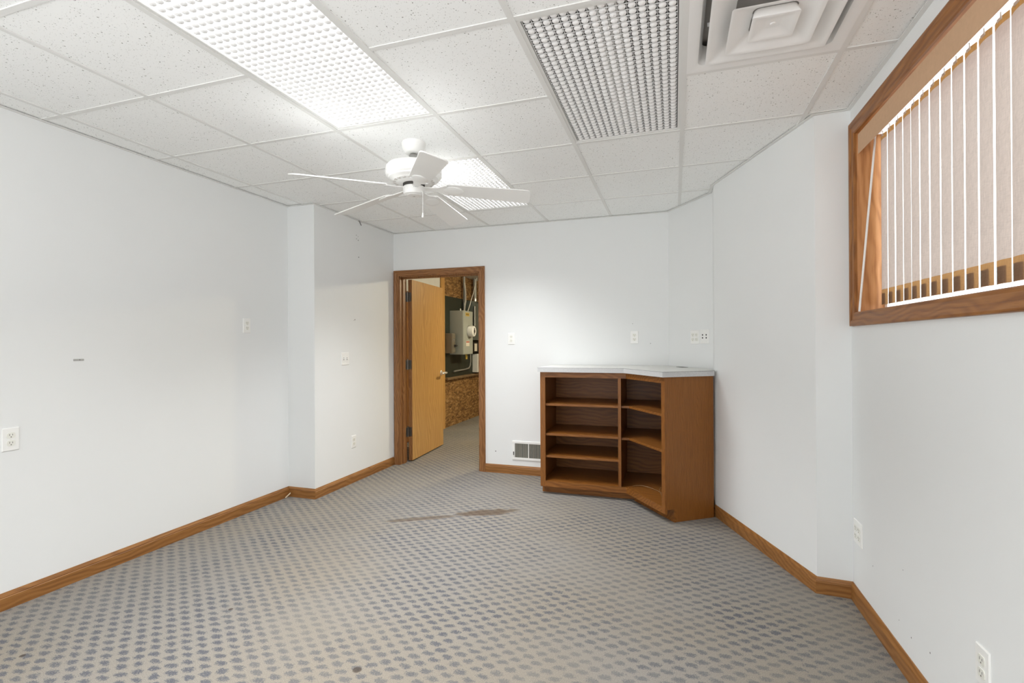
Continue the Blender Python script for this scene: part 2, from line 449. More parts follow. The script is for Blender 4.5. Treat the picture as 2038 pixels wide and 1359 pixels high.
# ceiling: fissured tiles in an exposed grid
T = 0.6096
GX, GY = -3.002, 1.745
gx = lambda i: GX+T*i
gy = lambda k: GY+T*k
TROFF = [((2, -1), True), ((4, 0), False), ((2, 2), True), ((2, -5), True), ((4, -4), True)]  # last two are unseen fixtures added to brighten the room
DIFF = (5, 0)
skip = {DIFF}
for (i, k), _ in TROFF: skip |= {(i, k), (i, k+1)}
ZT = H+0.0045
mb = MB()
for i in range(-1, 8):
    for k in range(-8, 6):
        if (i, k) in skip: continue
        mb.add([(gx(i), gy(k), ZT), (gx(i+1), gy(k), ZT), (gx(i+1), gy(k+1), ZT), (gx(i), gy(k+1), ZT)], [(0, 1, 2, 3)])
ceil = struct(mb, 'ceiling', m_tile)
hw = 0.0115
mb = MB()
for i in range(0, 8): mb.box(gx(i)-hw, gx(i)+hw, YN, YB+0.1, H, H+0.012)
for k in range(-7, 6):
    for i in range(-1, 8):
        if any(i == ti and k == tk+1 for (ti, tk), _ in TROFF): continue
        mb.box(gx(i)+hw, gx(i+1)-hw, gy(k)-hw, gy(k)+hw, H+0.0008, H+0.012)
mb.build('ceiling_grid', m_grid, ceil)
# wall angle under the ceiling edge, following each wall
def offset_path(path, d):
    out = []
    P = [Vector(p) for p in path]
    for i, p in enumerate(P):
        ns = []
        for a, b in ((i-1, i), (i, i+1)):
            if a < 0 or b >= len(P): continue
            e = (P[b]-P[a]).normalized(); ns.append(Vector((e.y, -e.x)))
        if len(ns) == 1: out.append(p+ns[0]*d)
        else:
            m = (ns[0]+ns[1]).normalized(); out.append(p+m*(d/max(0.2, m.dot(ns[0]))))
    return out
def sweep_segments(path, prof, make):
    rings = [[(q.x, q.y, z) for q, z in ((offset_path(path, d)[i], z) for d, z in prof)] for i in range(len(path))]
    for i in range(len(path)-1):
        make(i, MB().loops([rings[i], rings[i+1]], True, True, True))
LOOPW = [(XL, YN), (XL, YJ), (XF, YJ), (XF, YB), DG, (0.282, 4.277), (0.287, 4.075), B2, C2, (XR, YN)]
ang = MB()
def _acc(i, m):
    b = len(ang.v); ang.v += m.v; ang.f += [tuple(b+k for k in q) for q in m.f]; ang.sm += m.sm
sweep_segments(LOOPW, [(0, H-0.004), (0.020, H-0.004), (0.020, H-0.001), (0.002, H-0.001), (0.002, H+0.02), (0, H+0.02)], _acc)
ang.build('wall_angle', m_grid, ceil)

# baseboards
BPROF = [(0, 0), (0.013, 0), (0.013, 0.060), (0.0105, 0.0635), (0.0125, 0.067), (0.010, 0.073), (0.006, 0.080), (0.004, 0.085), (0, 0.085)]
names = ['baseboard_left', 'baseboard_left_jog', 'baseboard_far_left']
sweep_segments([(XL, YN), (XL, YJ), (XF, YJ), (XF, YB-0.019)], BPROF, lambda i, m: struct(m, names[i], (oak_y, oak_x, oak_y)[i]))
sweep_segments([(-1.838, YB), (-1.09, YB)], BPROF, lambda i, m: struct(m, 'baseboard_back', oak_x))
n2 = ['baseboard_right_angled', 'baseboard_right_pilaster', 'baseboard_right']
sweep_segments([(0.289, 4.069), B2, C2, (XR, YN)], BPROF, lambda i, m: struct(m, n2[i], (oak_y, oak_x, oak_y)[i]))

# ------------------------------------------------------------------ door_1: doorway, casing and open leaf
door = empty('door_1', (-2.366, YB, 0), kind='structure')
CP = [(0.0, 0.0), (0.0, 0.011), (0.004, 0.014), (0.012, 0.012), (0.032, 0.013), (0.044, 0.017), (0.054, 0.0185), (0.060, 0.015), (0.060, 0.0)]
ix0, ix1, iz = -2.832, -1.899, 2.036
def strip(mb, a, b):   # loops at both ends of a board
    mb.loops([a, b], True, True, True)
m1 = MB(); strip(m1, [(ix0-u, YB-t, 0) for u, t in CP], [(ix0-u, YB-t, iz+u) for u, t in CP]); m1.build('casing', cas_z, door)
m1 = MB(); strip(m1, [(ix1+u, YB-t, 0) for u, t in CP], [(ix1+u, YB-t, iz+u) for u, t in CP]); m1.build('casing', cas_z, door)
m1 = MB(); strip(m1, [(ix0-u, YB-t, iz+u) for u, t in CP], [(ix1+u, YB-t, iz+u) for u, t in CP]); m1.build('casing', cas_x, door)
m1 = MB().box(DX0, -2.822, YB-0.004, 4.912, 0, DH).box(-1.910, DX1, YB-0.004, 4.912, 0, DH).box(DX0, DX1, YB-0.004, 4.912, 2.026, DH)
m1.box(-2.822, -2.810, YB+0.045, 4.868, 0, 2.026).box(-1.922, -1.910, YB+0.045, 4.868, 0, 2.026).box(-2.822, -1.910, YB+0.045, 4.868, 2.014, 2.026)
m1.build('jamb', cas_z, door, 0.0015)
# leaf swung into the room beyond
hx, hy = -2.8135, 4.936
la = R(93.9)
ex, ey = Vector((math.cos(la), math.sin(la), 0)), Vector((math.sin(la), -math.cos(la), 0))   # along the leaf, towards its visible face
def leafm(t): t.box(0, 0.905, 0, 0.045, 0.014, 2.018)
leaf = MB().frame((hx, hy, 0), ex, ey, (0, 0, 1), leafm).build('door_leaf', door_z, door, 0.0015)
MB().frame((hx, hy, 0), ex, ey, (0, 0, 1), lambda t: t.box(-0.0012, 0.0008, 0.0006, 0.0444, 0.0145, 2.0175)).build('shaded_edge', cas_z, leaf)  # thin darker oak layer paints the shade on the leaf's edge
def lever(t):
    t.lathe([(0.0, 0.053), (0.026, 0.053), (0.032, 0.047), (0.032, 0.045)], (0.842, 0, 0.935), 24, 'y')
    t.lathe([(0.0, 0.118), (0.013, 0.118), (0.013, 0.05), (0.0, 0.05)], (0.842, 0, 0.935), 16, 'y')
    t.tube([(0.856, 0.112, 0.935), (0.842, 0.114, 0.935), (0.80, 0.118, 0.937), (0.76, 0.114, 0.934), (0.722, 0.104, 0.930)], 0.0125, 10)
    t.box(0.9045, 0.9065, 0.010, 0.036, 0.88, 0.99)
MB().frame((hx, hy, 0), ex, ey, (0, 0, 1), lever).build('lever_handle', plain('bright satin chrome', (0.80, 0.80, 0.79), 0.38, 0.75), leaf)
for z in (1.825, 1.075, 0.33):
    m1 = MB().lathe([(0, -0.056), (0.0075, -0.056), (0.0075, 0.056), (0, 0.056)], (-2.8155, 4.921, z), 12)
    m1.lathe([(0, 0.056), (0.004, 0.058), (0.005, 0.064), (0, 0.068)], (-2.8155, 4.921, z), 10)
    m1.box(-2.8222, -2.8195, 4.874, 4.918, z-0.05, z+0.05)
    m1.box(-2.8125, -2.776, 4.9325, 4.9352, z-0.05, z+0.05)
    for dz in (-0.036, -0.012, 0.012, 0.036): m1.box(-2.790-0.012*(abs(dz) > .02), -2.784-0.012*(abs(dz) > .02), 4.9315, 4.9340, z+dz-0.003, z+dz+0.003)
    m1.build('hinge', m_hinge, door)

# ------------------------------------------------------------------ window_1 with its oak casing
win = empty('window_1', (XR, 1.745, WZ0), kind='structure')
WP = [(-0.002, 0.0), (-0.002, 0.010), (0.003, 0.014), (0.012, 0.0115), (0.034, 0.013), (0.040, 0.0175), (0.056, 0.019), (0.0645, 0.016), (0.066, 0.0)]
y0, y1, z0, z1 = WY0+0.006, WY1-0.006, WZ0+0.004, WZ1-0.006
cn = {'bl': (y0, z0, -1, -1), 'br': (y1, z0, 1, -1), 'tl': (y0, z1, -1, 1), 'tr': (y1, z1, 1, 1)}
ring = {k: [(XR-t, y+sy*u, z+sz*u) for u, t in WP] for k, (y, z, sy, sz) in cn.items()}
for a, b, mt in (('bl', 'br', win_y), ('tl', 'tr', win_y), ('bl', 'tl', win_z), ('br', 'tr', win_z)):
    m1 = MB(); strip(m1, ring[a], ring[b]); m1.build('casing', mt, win)
XG = XR+0.165
MB().box(XR-0.002, XG, y1, WY1+0.001, WZ0, WZ1).box(XR-0.002, XG, WY0-0.001, y0, WZ0, WZ1).build('side_jamb', jamb_lit_z, win)
MB().box(XR-0.002, XG, y0, y1, WZ0-0.001, z0).box(XR-0.002, XG, y0, y1, z1, WZ1+0.001).build('sill_and_head', jamb_lit_y, win)
m1 = MB()
for a, b in ((y1-0.028, y1), (y0, y0+0.028), (1.70, 1.745)): m1.box(XG-0.05, XG-0.012, a, b, z0, z1)
m1.box(XG-0.05, XG-0.012, y0, y1, z0, z0+0.012).box(XG-0.05, XG-0.012, y0, y1, z1-0.03, z1)
m1.build('sash', m_vinyl, win)
MB().box(XG-0.034, XG-0.030, y0+0.02, 1.705, z0+0.008, z1-0.02).build('glass_pane', m_glass, win)
MB().box(XG-0.034, XG-0.030, 1.74, y1-0.02, z0+0.008, z1-0.02).build('glass_pane', m_glass, win)

added_win2 = empty('added_window_2', (-1.1, YN, RZ0), kind='structure')  # unseen rear window, added to let more daylight in
m1 = MB().box(RX0, RX1, YN-0.13, YN-0.02, RZ0, RZ0+0.05).box(RX0, RX1, YN-0.13, YN-0.02, RZ1-0.05, RZ1)
for x in (RX0+0.025, -1.15, RX1-0.025): m1.box(x-0.025, x+0.025, YN-0.13, YN-0.02, RZ0+0.05, RZ1-0.05)
m1.build('frame', m_vinyl, added_win2)

added_win3 = empty('added_window_3', (XL, -0.85, 0.3), kind='structure')  # unseen left window, added to brighten the right walls and ceiling
m1 = MB().box(XL-0.13, XL-0.03, LY0, LY1, 0.3, 0.35).box(XL-0.13, XL-0.03, LY0, LY1, 2.25, 2.3)
for y in (LY0+0.025, -0.85, LY1-0.025): m1.box(XL-0.13, XL-0.03, y-0.025, y+0.025, 0.35, 2.25)
m1.build('frame', m_vinyl, added_win3)
added_win4 = empty('added_window_4', (XR, -0.95, 0.3), kind='structure')  # unseen right window, added for more light from that side
m1 = MB().box(XR+0.03, XR+0.13, -1.9, 0.0, 0.3, 0.35).box(XR+0.03, XR+0.13, -1.9, 0.0, 2.30, 2.35)
for y in (-1.875, -0.95, -0.025): m1.box(XR+0.03, XR+0.13, y-0.025, y+0.025, 0.35, 2.30)
m1.build('frame', m_vinyl, added_win4)

# ------------------------------------------------------------------ vertical blind in window_1
blind = empty('vertical_blind', (0.955, 1.745, 2.36), label='vertical fabric blind with beige valance hanging in the oak framed window', cat='blind')
MB().box(0.8585, 0.8615, WY0+0.03, 2.853, 2.229, 2.325).build('valance', m_valance, blind, 0.001)
MB().box(0.930, 0.978, WY0+0.03, 2.86, 2.316, 2.343).build('headrail', m_vinyl, blind, 0.001)
sl_y = 2.852
SW = 0.0795
def slat_panel(mb, wid, za, zb, off=0.0, th=0.0):
    # gently cupped strip, far edge a touch nearer the room
    n = 6; cols = []
    for i in range(n+1):
        s = (i/n-0.5)*wid
        x = 0.955+off+0.03*s-0.0065*(1-(2*s/SW)**2)
        cols.append((x, sl_y-0.033+s))
    if th == 0:
        mb.loops([[(x, y, za) for x, y in cols], [(x, y, zb) for x, y in cols]], False, smooth=True)
    else:
        lo = [(x, y) for x, y in cols]+[(x+th, y) for x, y in cols[::-1]]
        mb.loops([[(x, y, za) for x, y in lo], [(x, y, zb) for x, y in lo]], True, True, True)
ms = MB(); slat_panel(ms, SW, 1.5605, 2.276)
slat0 = ms.build('slat', m_slat, blind)
mh = MB(); slat_panel(mh, SW, 1.487, 1.5605); mh_o = mh.build('weight_pocket', m_hem, slat0)
mh = MB(); slat_panel(mh, SW, 2.276, 2.300); mt_o = mh.build('top_hem', m_hem, slat0)
mw = MB(); slat_panel(mw, 0.056, 1.489, 1.541, 0.0018, 0.0012)
for p in mw.v: p.y += 0.008
mw_o = mw.build('weight', m_boxbrown, slat0)
mc = MB().box(0.951, 0.959, sl_y-0.037, sl_y-0.029, 2.296, 2.318).box(0.947, 0.963, sl_y-0.045, sl_y-0.021, 2.290, 2.300)
mc_o = mc.build('carrier', m_plastic, slat0)
for i in range(1, 27):
    c = slat0.copy(); C.objects.link(c); c.location = (random.uniform(-0.002, 0.002), -0.082*i+random.uniform(-0.0018, 0.0018), 0)
    for ch in (mh_o, mt_o, mw_o, mc_o):
        q = ch.copy(); C.objects.link(q); q.parent = c
MB().tube([(0.925, 2.835, 2.318), (0.924, 2.836, 2.27), (0.892, 2.845, 1.86), (0.862, 2.852, 1.475), (0.861, 2.853, 1.458)], 0.0048, 10).build('wand', m_plastic, blind)

# ------------------------------------------------------------------ troffers
def make_louver():
    px, py = 0.0345, 0.0345
    mb = MB()
    nx, ny = 16, 34
    for a in range(nx):
        for b in range(ny):
            cx, cy = (a-(nx-1)/2)*px, (b-(ny-1)/2)*py
            mb.lathe([(0.0150, 0.0), (0.0140, -0.0028), (0.0095, -0.0058), (0.0, -0.0072)], (cx, cy, 0), 10)
    for a in range(nx+1): mb.box((a-nx/2)*px-0.0008, (a-nx/2)*px+0.0008, -ny/2*py, ny/2*py, -0.0045, 0)
    for b in range(ny+1): mb.box(-nx/2*px, nx/2*px, (b-ny/2)*py-0.0005, (b-ny/2)*py+0.0005, -0.004, 0)
    return mb
louver_mesh = None
LBL = ['lit ceiling light at the top left, nearest its bright lens', 'unlit dark ceiling light beside the square air vent', 'lit ceiling light behind the ceiling fan blades',
       'added lit ceiling light, unseen behind the viewer on the left', 'added lit ceiling light, unseen behind the viewer on the right']
LBL[0] = 'large lit fluorescent ceiling light at upper left, in front of the fan'
LBL[1] = 'unlit fluorescent ceiling light showing dark gaps, beside the square air vent'
LBL[2] = 'lit fluorescent ceiling light partly hidden behind the fan blades'
for n_, ((i, k), lit) in enumerate(TROFF):
    cx, cy = gx(i)+T/2, gy(k)+T
    r = empty('ceiling_light', (cx, cy, H), label=LBL[n_], cat='ceiling light', group='fluorescent troffers in the ceiling grid')
    a, b = T/2-hw+0.001, T-hw+0.001
    fr = MB()
    for x0_, x1_, y0_, y1_ in ((-a, a, -b, -b+0.016), (-a, a, b-0.016, b), (-a, -a+0.014, -b+0.016, b-0.016), (a-0.014, a, -b+0.016, b-0.016)):
        fr.box(x0_, x1_, y0_, y1_, 0.004, 0.014)
    fr.build('frame', m_grid, r, 0.001, local=True)
    if louver_mesh is None:
        lo = make_louver().build('louver', m_lens, r, local=True); louver_mesh = lo.data
    else:
        lo = bpy.data.objects.new('louver', louver_mesh); C.objects.link(lo); lo.parent = r
    lo.location = (0, 0, 0.013)
    hs = MB()
    zt = 0.11
    hs.add([(-a, -b, 0.0145), (a, -b, 0.0145), (a, b, 0.0145), (-a, b, 0.0145), (-a, -b, zt), (a, -b, zt), (a, b, zt), (-a, b, zt)],
           [(0, 1, 5, 4), (1, 2, 6, 5), (2, 3, 7, 6), (3, 0, 4, 7), (4, 5, 6, 7)])
    hs.build('housing', m_dark, r, local=True)
    if lit:
        MB().add([(-a+0.012, -b+0.014, 0.0135), (a-0.012, -b+0.014, 0.0135), (a-0.012, b-0.014, 0.0135), (-a+0.012, b-0.014, 0.0135)], [(0, 3, 2, 1)]).build('glowing_lens', m_lit, r, local=True)
        ld = area('louver_downlight', (0, 0, 0.002), (0, 0, 0), 2*a-0.04, 2*b-0.04, DOWN*(1.3 if n_ == 2 else 1.0), (0.985, 0.995, 1.0))
        ld.data.spread = R(112)          # a cell louver cuts the light off at about 55 degrees
        ld.parent = r
    else:
        for x in (-0.02, 0.055):
            MB().tube([(x, -b+0.03, 0.045), (x, b-0.03, 0.045)], 0.019, 14).build('lamp_tube', m_plastic, r, local=True)
        MB().box(-0.05, 0.085, -b+0.02, b-0.02, 0.068, 0.074).build('reflector', m_grid, r, local=True)

# ------------------------------------------------------------------ square air diffuser
def rsq(h, z, rad, n=5):
    pts = []
    for qx, qy, a0 in ((1, 1, 0), (-1, 1, 90), (-1, -1, 180), (1, -1, 270)):
        for i in range(n+1):
            a = R(a0+90*i/n)
            pts.append((qx*(h-rad)+rad*math.cos(a), qy*(h-rad)+rad*math.sin(a), z))
    return pts
dv = empty('ceiling_vent', (gx(5)+T/2, gy(0)+T/2, H), label='white square ceiling air vent with three stepped cones near the window', cat='air vent')
a = T/2-hw+0.001
MB().loops([rsq(a, 0.002, 0.003), rsq(a, -0.0005, 0.003), rsq(0.262, -0.0005, 0.02), rsq(0.250, 0.004, 0.03), rsq(0.235, 0.045, 0.03), rsq(0.235, 0.075, 0.03)], smooth=True).build('frame', m_vent, dv, local=True)
MB().loops([rsq(a, 0.002, 0.003), rsq(a, 0.10, 0.003)], cap1=True).build('plenum', plain('grey duct', (0.42, 0.41, 0.39), 0.6), dv, local=True)
for ho, hi, zl, zh in ((0.222, 0.140, -0.014, 0.022), (0.152, 0.082, -0.026, 0.008)):
    MB().loops([rsq(hi-0.008, zh+0.002, 0.02), rsq(ho-0.004, zl+0.0025, 0.012), rsq(ho, zl, 0.012), rsq(ho-0.004, zl-0.0005, 0.012), rsq(ho-0.018, zl+0.003, 0.014), rsq(hi, zh, 0.02)], smooth=True).build('cone', m_vent, dv, local=True)
m1 = MB().loops([rsq(0.07, 0.01, 0.02), rsq(0.078, -0.0235, 0.008), rsq(0.078, -0.026, 0.008), rsq(0.074, -0.027, 0.01), rsq(0.060, -0.024, 0.012), rsq(0.030, -0.012, 0.01), rsq(0.022, -0.013, 0.01)], cap0=True, cap1=True, smooth=True)
m1.lathe([(0.0, -0.0175), (0.008, -0.0165), (0.010, -0.013)], (0, 0, 0), 16)
m1.build('centre_cone', m_vent, dv, local=True)
m1 = MB()
for s1 in (1, -1): m1.box(-0.225, 0.225, s1*0.001-0.001, s1*0.001+0.001, 0.02, 0.034)
m1.build('bracket', m_vent, dv, local=True)

# ------------------------------------------------------------------ ceiling fan
fan = empty('ceiling_fan', (-1.466, 2.645, H), label='white five-blade ceiling fan with pull chain hanging from the tiled ceiling', cat='ceiling fan')
MB().lathe([(0.0, 0.004), (0.070, 0.004), (0.071, -0.010), (0.066, -0.030), (0.052, -0.058), (0.046, -0.062), (0.0, -0.062)], seg=40).build('canopy', m_fan, fan, local=True)
MB().lathe([(0.0, -0.052), (0.020, -0.062), (0.028, -0.075), (0.018, -0.088), (0.013, -0.10), (0.013, -0.126), (0.0, -0.126)], seg=24).build('downrod', m_galv, fan, local=True)
MB().lathe([(0.0, -0.122), (0.080, -0.123), (0.130, -0.127), (0.152, -0.135), (0.162, -0.147), (0.164, -0.160), (0.164, -0.186), (0.160, -0.190), (0.161, -0.198), (0.154, -0.206), (0.150, -0.208), (0.148, -0.214),
            (0.132, -0.222), (0.126, -0.224), (0.122, -0.230), (0.100, -0.235), (0.090, -0.241), (0.0, -0.241)], seg=56).build('motor_housing', m_fan, fan, local=True)
m1 = MB()
for k in range(20):
    a = 2*PI*k/20
    c_, s_ = math.cos(a), math.sin(a)
    m1.frame((0, 0, 0), (c_, s_, 0), (-s_, c_, 0), (0, 0, 1), lambda t: t.box(0.104, 0.121, -0.008, 0.008, -0.2345, -0.2300))
m1.build('motor_vents', plain('shaded vent', (0.60, 0.58, 0.55), 0.6), fan, local=True)
MB().lathe([(0.0, -0.238), (0.064, -0.238), (0.064, -0.252), (0.060, -0.256), (0.0, -0.256)], seg=32).build('flywheel', m_slot, fan, local=True)
sw = MB().lathe([(0.0, -0.257), (0.060, -0.257), (0.0635, -0.261), (0.0635, -0.293), (0.058, -0.303), (0.045, -0.308), (0.042, -0.306), (0.040, -0.310), (0.020, -0.312), (0.0, -0.312)], seg=40).build('switch_housing', m_fan, fan, local=True)
m1 = MB().lathe([(0.0, -0.315), (0.006, -0.314), (0.007, -0.311)], seg=12)
m1.build('screw', m_steel, sw, local=True)
mm = MB()
for k in range(5):
    a = R(-62+5*k)
    mm.frame((0.0637*math.cos(a), 0.0637*math.sin(a), -0.274), (-math.sin(a), math.cos(a), 0), (math.cos(a), math.sin(a), 0), (0, 0, 1), lambda t: t.box(-0.0016, 0.0016, -0.0003, 0.0004, -0.002, 0.002))
mm.build('maker_marks', plain('grey print', (0.35, 0.35, 0.35), 0.5), sw, local=True)
ca = R(-18)
px_, py_ = 0.064*math.cos(ca), 0.064*math.sin(ca)
m1 = MB().tube([(px_*0.9, py_*0.9, -0.294), (px_*1.12, py_*1.12, -0.298), (px_*1.15, py_*1.15, -0.31), (px_*1.15, py_*1.15, -0.425)], 0.0016, 6)
m1.lathe([(0.0, -0.422), (0.004, -0.424), (0.0045, -0.436), (0.0075, -0.444), (0.006, -0.45), (0.0, -0.451)], (px_*1.15, py_*1.15, 0), 12)
m1.build('pull_chain', m_plastic, fan, local=True)
def blade_outline():
    pts = []
    r0, r1, w0, w1, rad = 0.185, 0.692, 0.058, 0.071, 0.026
    for a in range(0, 91, 15): pts.append((r1-rad+rad*math.cos(R(a)), w1-rad+rad*math.sin(R(a))))
    for a in range(0, 91, 18): pts.append((r0+0.03-0.03*math.sin(R(a)), w0-0.03+0.03*math.cos(R(a))))
    return pts+[(x, -y) for x, y in pts[::-1]]
BO = blade_outline()
for k in range(5):
    th = R(-125+72*k)
    dl, ph = R(5), R(14.5)
    er = Vector((math.cos(th)*math.cos(dl), math.sin(th)*math.cos(dl), -math.sin(dl)))
    t0 = Vector((-math.sin(th), math.cos(th), 0))
    nn = er.cross(t0)
    tt = t0*math.cos(ph)-nn*math.sin(ph)
    nn = er.cross(tt)
    o = Vector((0, 0, -0.257))
    bl = MB().frame(o, er, tt, nn, lambda t: t.prism(BO, -0.003, 0.003)).build('blade', m_fan, fan, 0.0012, local=True)
    def iron(t):
        arm = [(0.045, 0.018), (0.10, 0.016), (0.15, 0.024), (0.185, 0.048), (0.20, 0.052)]
        poly = arm+[(x, -y) for x, y in arm[::-1]]
        t.prism(poly, -0.0085, -0.0035)
        t.loops([[(0.235+a_*math.cos(2*PI*i/24), b_*math.sin(2*PI*i/24), z_) for i in range(24)] for a_, b_, z_ in
                 ((0.062, 0.043, -0.0032), (0.062, 0.043, -0.007), (0.055, 0.037, -0.0095), (0.030, 0.02, -0.0105))], cap0=True, cap1=True, smooth=True)
    MB().frame(o, er, tt, nn, iron).build('blade_iron', m_fan, bl, local=True)

# ------------------------------------------------------------------ corner storage cabinet and its countertop
cab = empty('storage_cabinet', (-0.55, 4.45, 0), label='oak corner cabinet with open shelves under a grey countertop', cat='cabinet')
ZC = 1.058
FA, FB = Vector((-0.384, 4.22)), Vector((-0.071, 3.782))          # concave and convex corners of the front
FE = Vector((0.274, 4.030))                                      # where the end panel meets the wall
dd = (FB-FA).normalized(); dn = Vector((dd.y, -dd.x)); dn = dn if dn.y < 0 else -dn     # dn points into the room
XC0 = -1.115
def along(m, p, q, t0_, t1_, z0_, z1_, side):
    """board on a vertical plane p-q, t0..t1 thick along side"""
    p, q, s_ = Vector(p), Vector(q), Vector(side)
    a_, b_, c_, d_ = p+s_*t0_, q+s_*t0_, q+s_*t1_, p+s_*t1_
    m.prism([tuple(a_), tuple(b_), tuple(c_), tuple(d_)], z0_, z1_)
inn = -dn
YF = 4.22
ep = FE-FB; ed = ep.normalized(); en = Vector((-ed.y, ed.x)); en = en if en.x < 0 else -en   # into the cabinet
# panels
m1 = MB(); m1.box(XC0, XC0+0.018, YF+0.019, 4.766, 0.095, ZC).box(XC0, XC0+0.018, YF+0.07, 4.766, 0.0, 0.0955); m1.build('side_panel', cab_z, cab)
m1 = MB(); along(m1, FB+ed*0.019, FE, 0, 0.018, 0.095, ZC, en); along(m1, FB+ed*0.078, FE, 0, 0.018, 0.0, 0.0955, en); m1.build('end_panel', cab_z, cab)
BK = [(XC0+0.018, 4.762), (-0.062, 4.762), (0.236, 4.322), (0.268, 4.046)]
m1 = MB(); m1.box(XC0+0.018, -0.05, 4.754, 4.764, 0.095, ZC)
along(m1, (-0.06, 4.758), (0.245, 4.300), 0, 0.01, 0.095, ZC, tuple(dn)); m1.build('back_panel', cab_x, cab)
XD = -0.437
MB().box(XD-0.012, XD+0.012, YF+0.001, 4.754, 0.114, ZC-0.001).build('divider', cab_z, cab)
def left_shelf(z, nm, fy): MB().box(XC0+0.018, XD-0.012, fy, 4.754, z-0.019, z).build(nm, cab_x, cab, 0.001)
def right_shelf(z, nm, back):
    f0 = FA+inn*back; f1 = FB-dd*0.016+inn*back
    x_d = XD+0.012
    ecut = FB+inn*back+en*0.019; e2 = FE+en*0.020-ed*0.02
    poly = [(x_d, YF+back), (f0.x+0.004, YF+back+0.002), tuple(ecut), tuple(e2), (0.236, 4.28), (-0.072, 4.752), (x_d, 4.752)]
    MB().prism(poly, z-0.019, z).build(nm, cab_x, cab, 0.001)
for z in (0.783, 0.524, 0.333): left_shelf(z, 'shelf', YF+0.022)
left_shelf(0.112, 'bottom_shelf', YF+0.019)
for z in (0.783, 0.518): right_shelf(z, 'shelf', 0.024)
right_shelf(0.112, 'bottom_shelf', 0.020)
# face frame
MB().box(XC0, XC0+0.045, YF, YF+0.019, 0.066, ZC).build('stile', cab_z, cab, 0.001)
m1 = MB(); along(m1, FB-dd*0.042, FB, 0, 0.019, 0.066, ZC, tuple(inn)); m1.build('stile', cab_z, cab, 0.001)
m1 = MB(); m1.box(XC0+0.045, FA.x, YF, YF+0.019, ZC-0.046, ZC-0.0005); along(m1, FA, FB-dd*0.042, 0, 0.019, ZC-0.046, ZC-0.0005, tuple(inn)); m1.build('top_rail', cab_x, cab)
m1 = MB(); m1.box(XC0+0.045, FA.x, YF, YF+0.019, 0.066, 0.114); along(m1, FA, FB-dd*0.042, 0, 0.019, 0.066, 0.114, tuple(inn)); m1.build('bottom_rail', cab_x, cab)
m1 = MB(); m1.box(XC0+0.018, FA.x+0.066, YF+0.072, YF+0.088, 0, 0.093); along(m1, FA+inn*0.074, FB+inn*0.074+ed*0.004, 0, 0.014, 0, 0.093, tuple(inn)); m1.build('toe_kick', cab_x, cab)
top = empty('countertop', (-0.55, 4.45, ZC), label='light grey laminate countertop resting on the oak corner cabinet', cat='countertop')
oh = 0.026
o1 = Vector((-1.131, YF-oh)); 
k_ = (Vector((0, -1))+dn).normalized()
o2 = FA+k_*(oh/k_.dot(dn))
o3 = FB+dn*oh-en*0.016
o4 = Vector((0.283, o3.y+(0.283-o3.x)*ed.y/ed.x))
TP = [tuple(o1), tuple(o2), tuple(o3), tuple(o4), (0.281, 4.262), (-0.052, 4.770), (-1.131, 4.770)]
MB().prism(TP, ZC+0.0005, ZC+0.0398).build('slab', m_lamtop, top)
m1 = MB()
for p, q in ((o1, o2), (o2, o3), (o3, o4)):
    e_ = (q-p).normalized(); s_ = Vector((e_.y, -e_.x))
    along(m1, p+e_*0.0006, q-e_*0.0006, -0.0002, 0.0012, ZC+0.0006, ZC+0.0375, tuple(s_))
m1.build('edge_band', m_lam, top)
m1 = MB()
for p, q in ((o1, o2), (o2, o3), (o3, o4)):
    e_ = (q-p).normalized(); s_ = Vector((e_.y, -e_.x))
    along(m1, p, q, -0.0002, 0.0008, ZC+0.0378, ZC+0.0393, tuple(s_))
m1.build('seam', m_slot, top)
MB().frame((0.06, 4.50, ZC+0.040), tuple(dd)+(0,), (-dd.y, dd.x, 0), (0, 0, 1), lambda t: t.box(-0.04, 0.04, -0.03, 0.03, 0, 0.002)).build('cable_cutout', m_slot, top)

# wires left on the shelves
def ring_pts(cx, cy, z, r, n, a0, a1, k=1.0): return [(cx+r*math.cos(a0+(a1-a0)*i/n), cy+k*r*math.sin(a0+(a1-a0)*i/n), z) for i in range(n+1)]
cw = MB().tube(ring_pts(-0.02, 3.99, 0.524, 0.042, 40, 0, 4.2*PI)+[(0.0, 3.98, 0.545), (0.02, 3.975, 0.575)], 0.0026, 6).build('cable_coil', m_slot)
tag(cw, 'dark coiled cable lying on the middle right shelf of the cabinet', 'cable')
tw = MB().tube([(-0.335, 4.26, 0.117), (-0.31, 4.275, 0.122), (-0.26, 4.28, 0.124), (-0.20, 4.26, 0.118), (-0.14, 4.20, 0.116), (-0.09, 4.12, 0.116), (-0.04, 4.05, 0.118)], 0.0024, 6).build('loose_wire', m_copper)
tag(tw, 'thin tan wire lying along the bottom right shelf of the cabinet', 'wire')
tw = MB().tube([(-0.075, 3.95, 0.116), (-0.10, 4.02, 0.13), (-0.12, 4.08, 0.155), (-0.11, 4.11, 0.17)], 0.0018, 6).build('loose_wire', m_copper)
tag(tw, 'short tan wire end sticking up on the bottom shelf beside the right stile', 'wire')

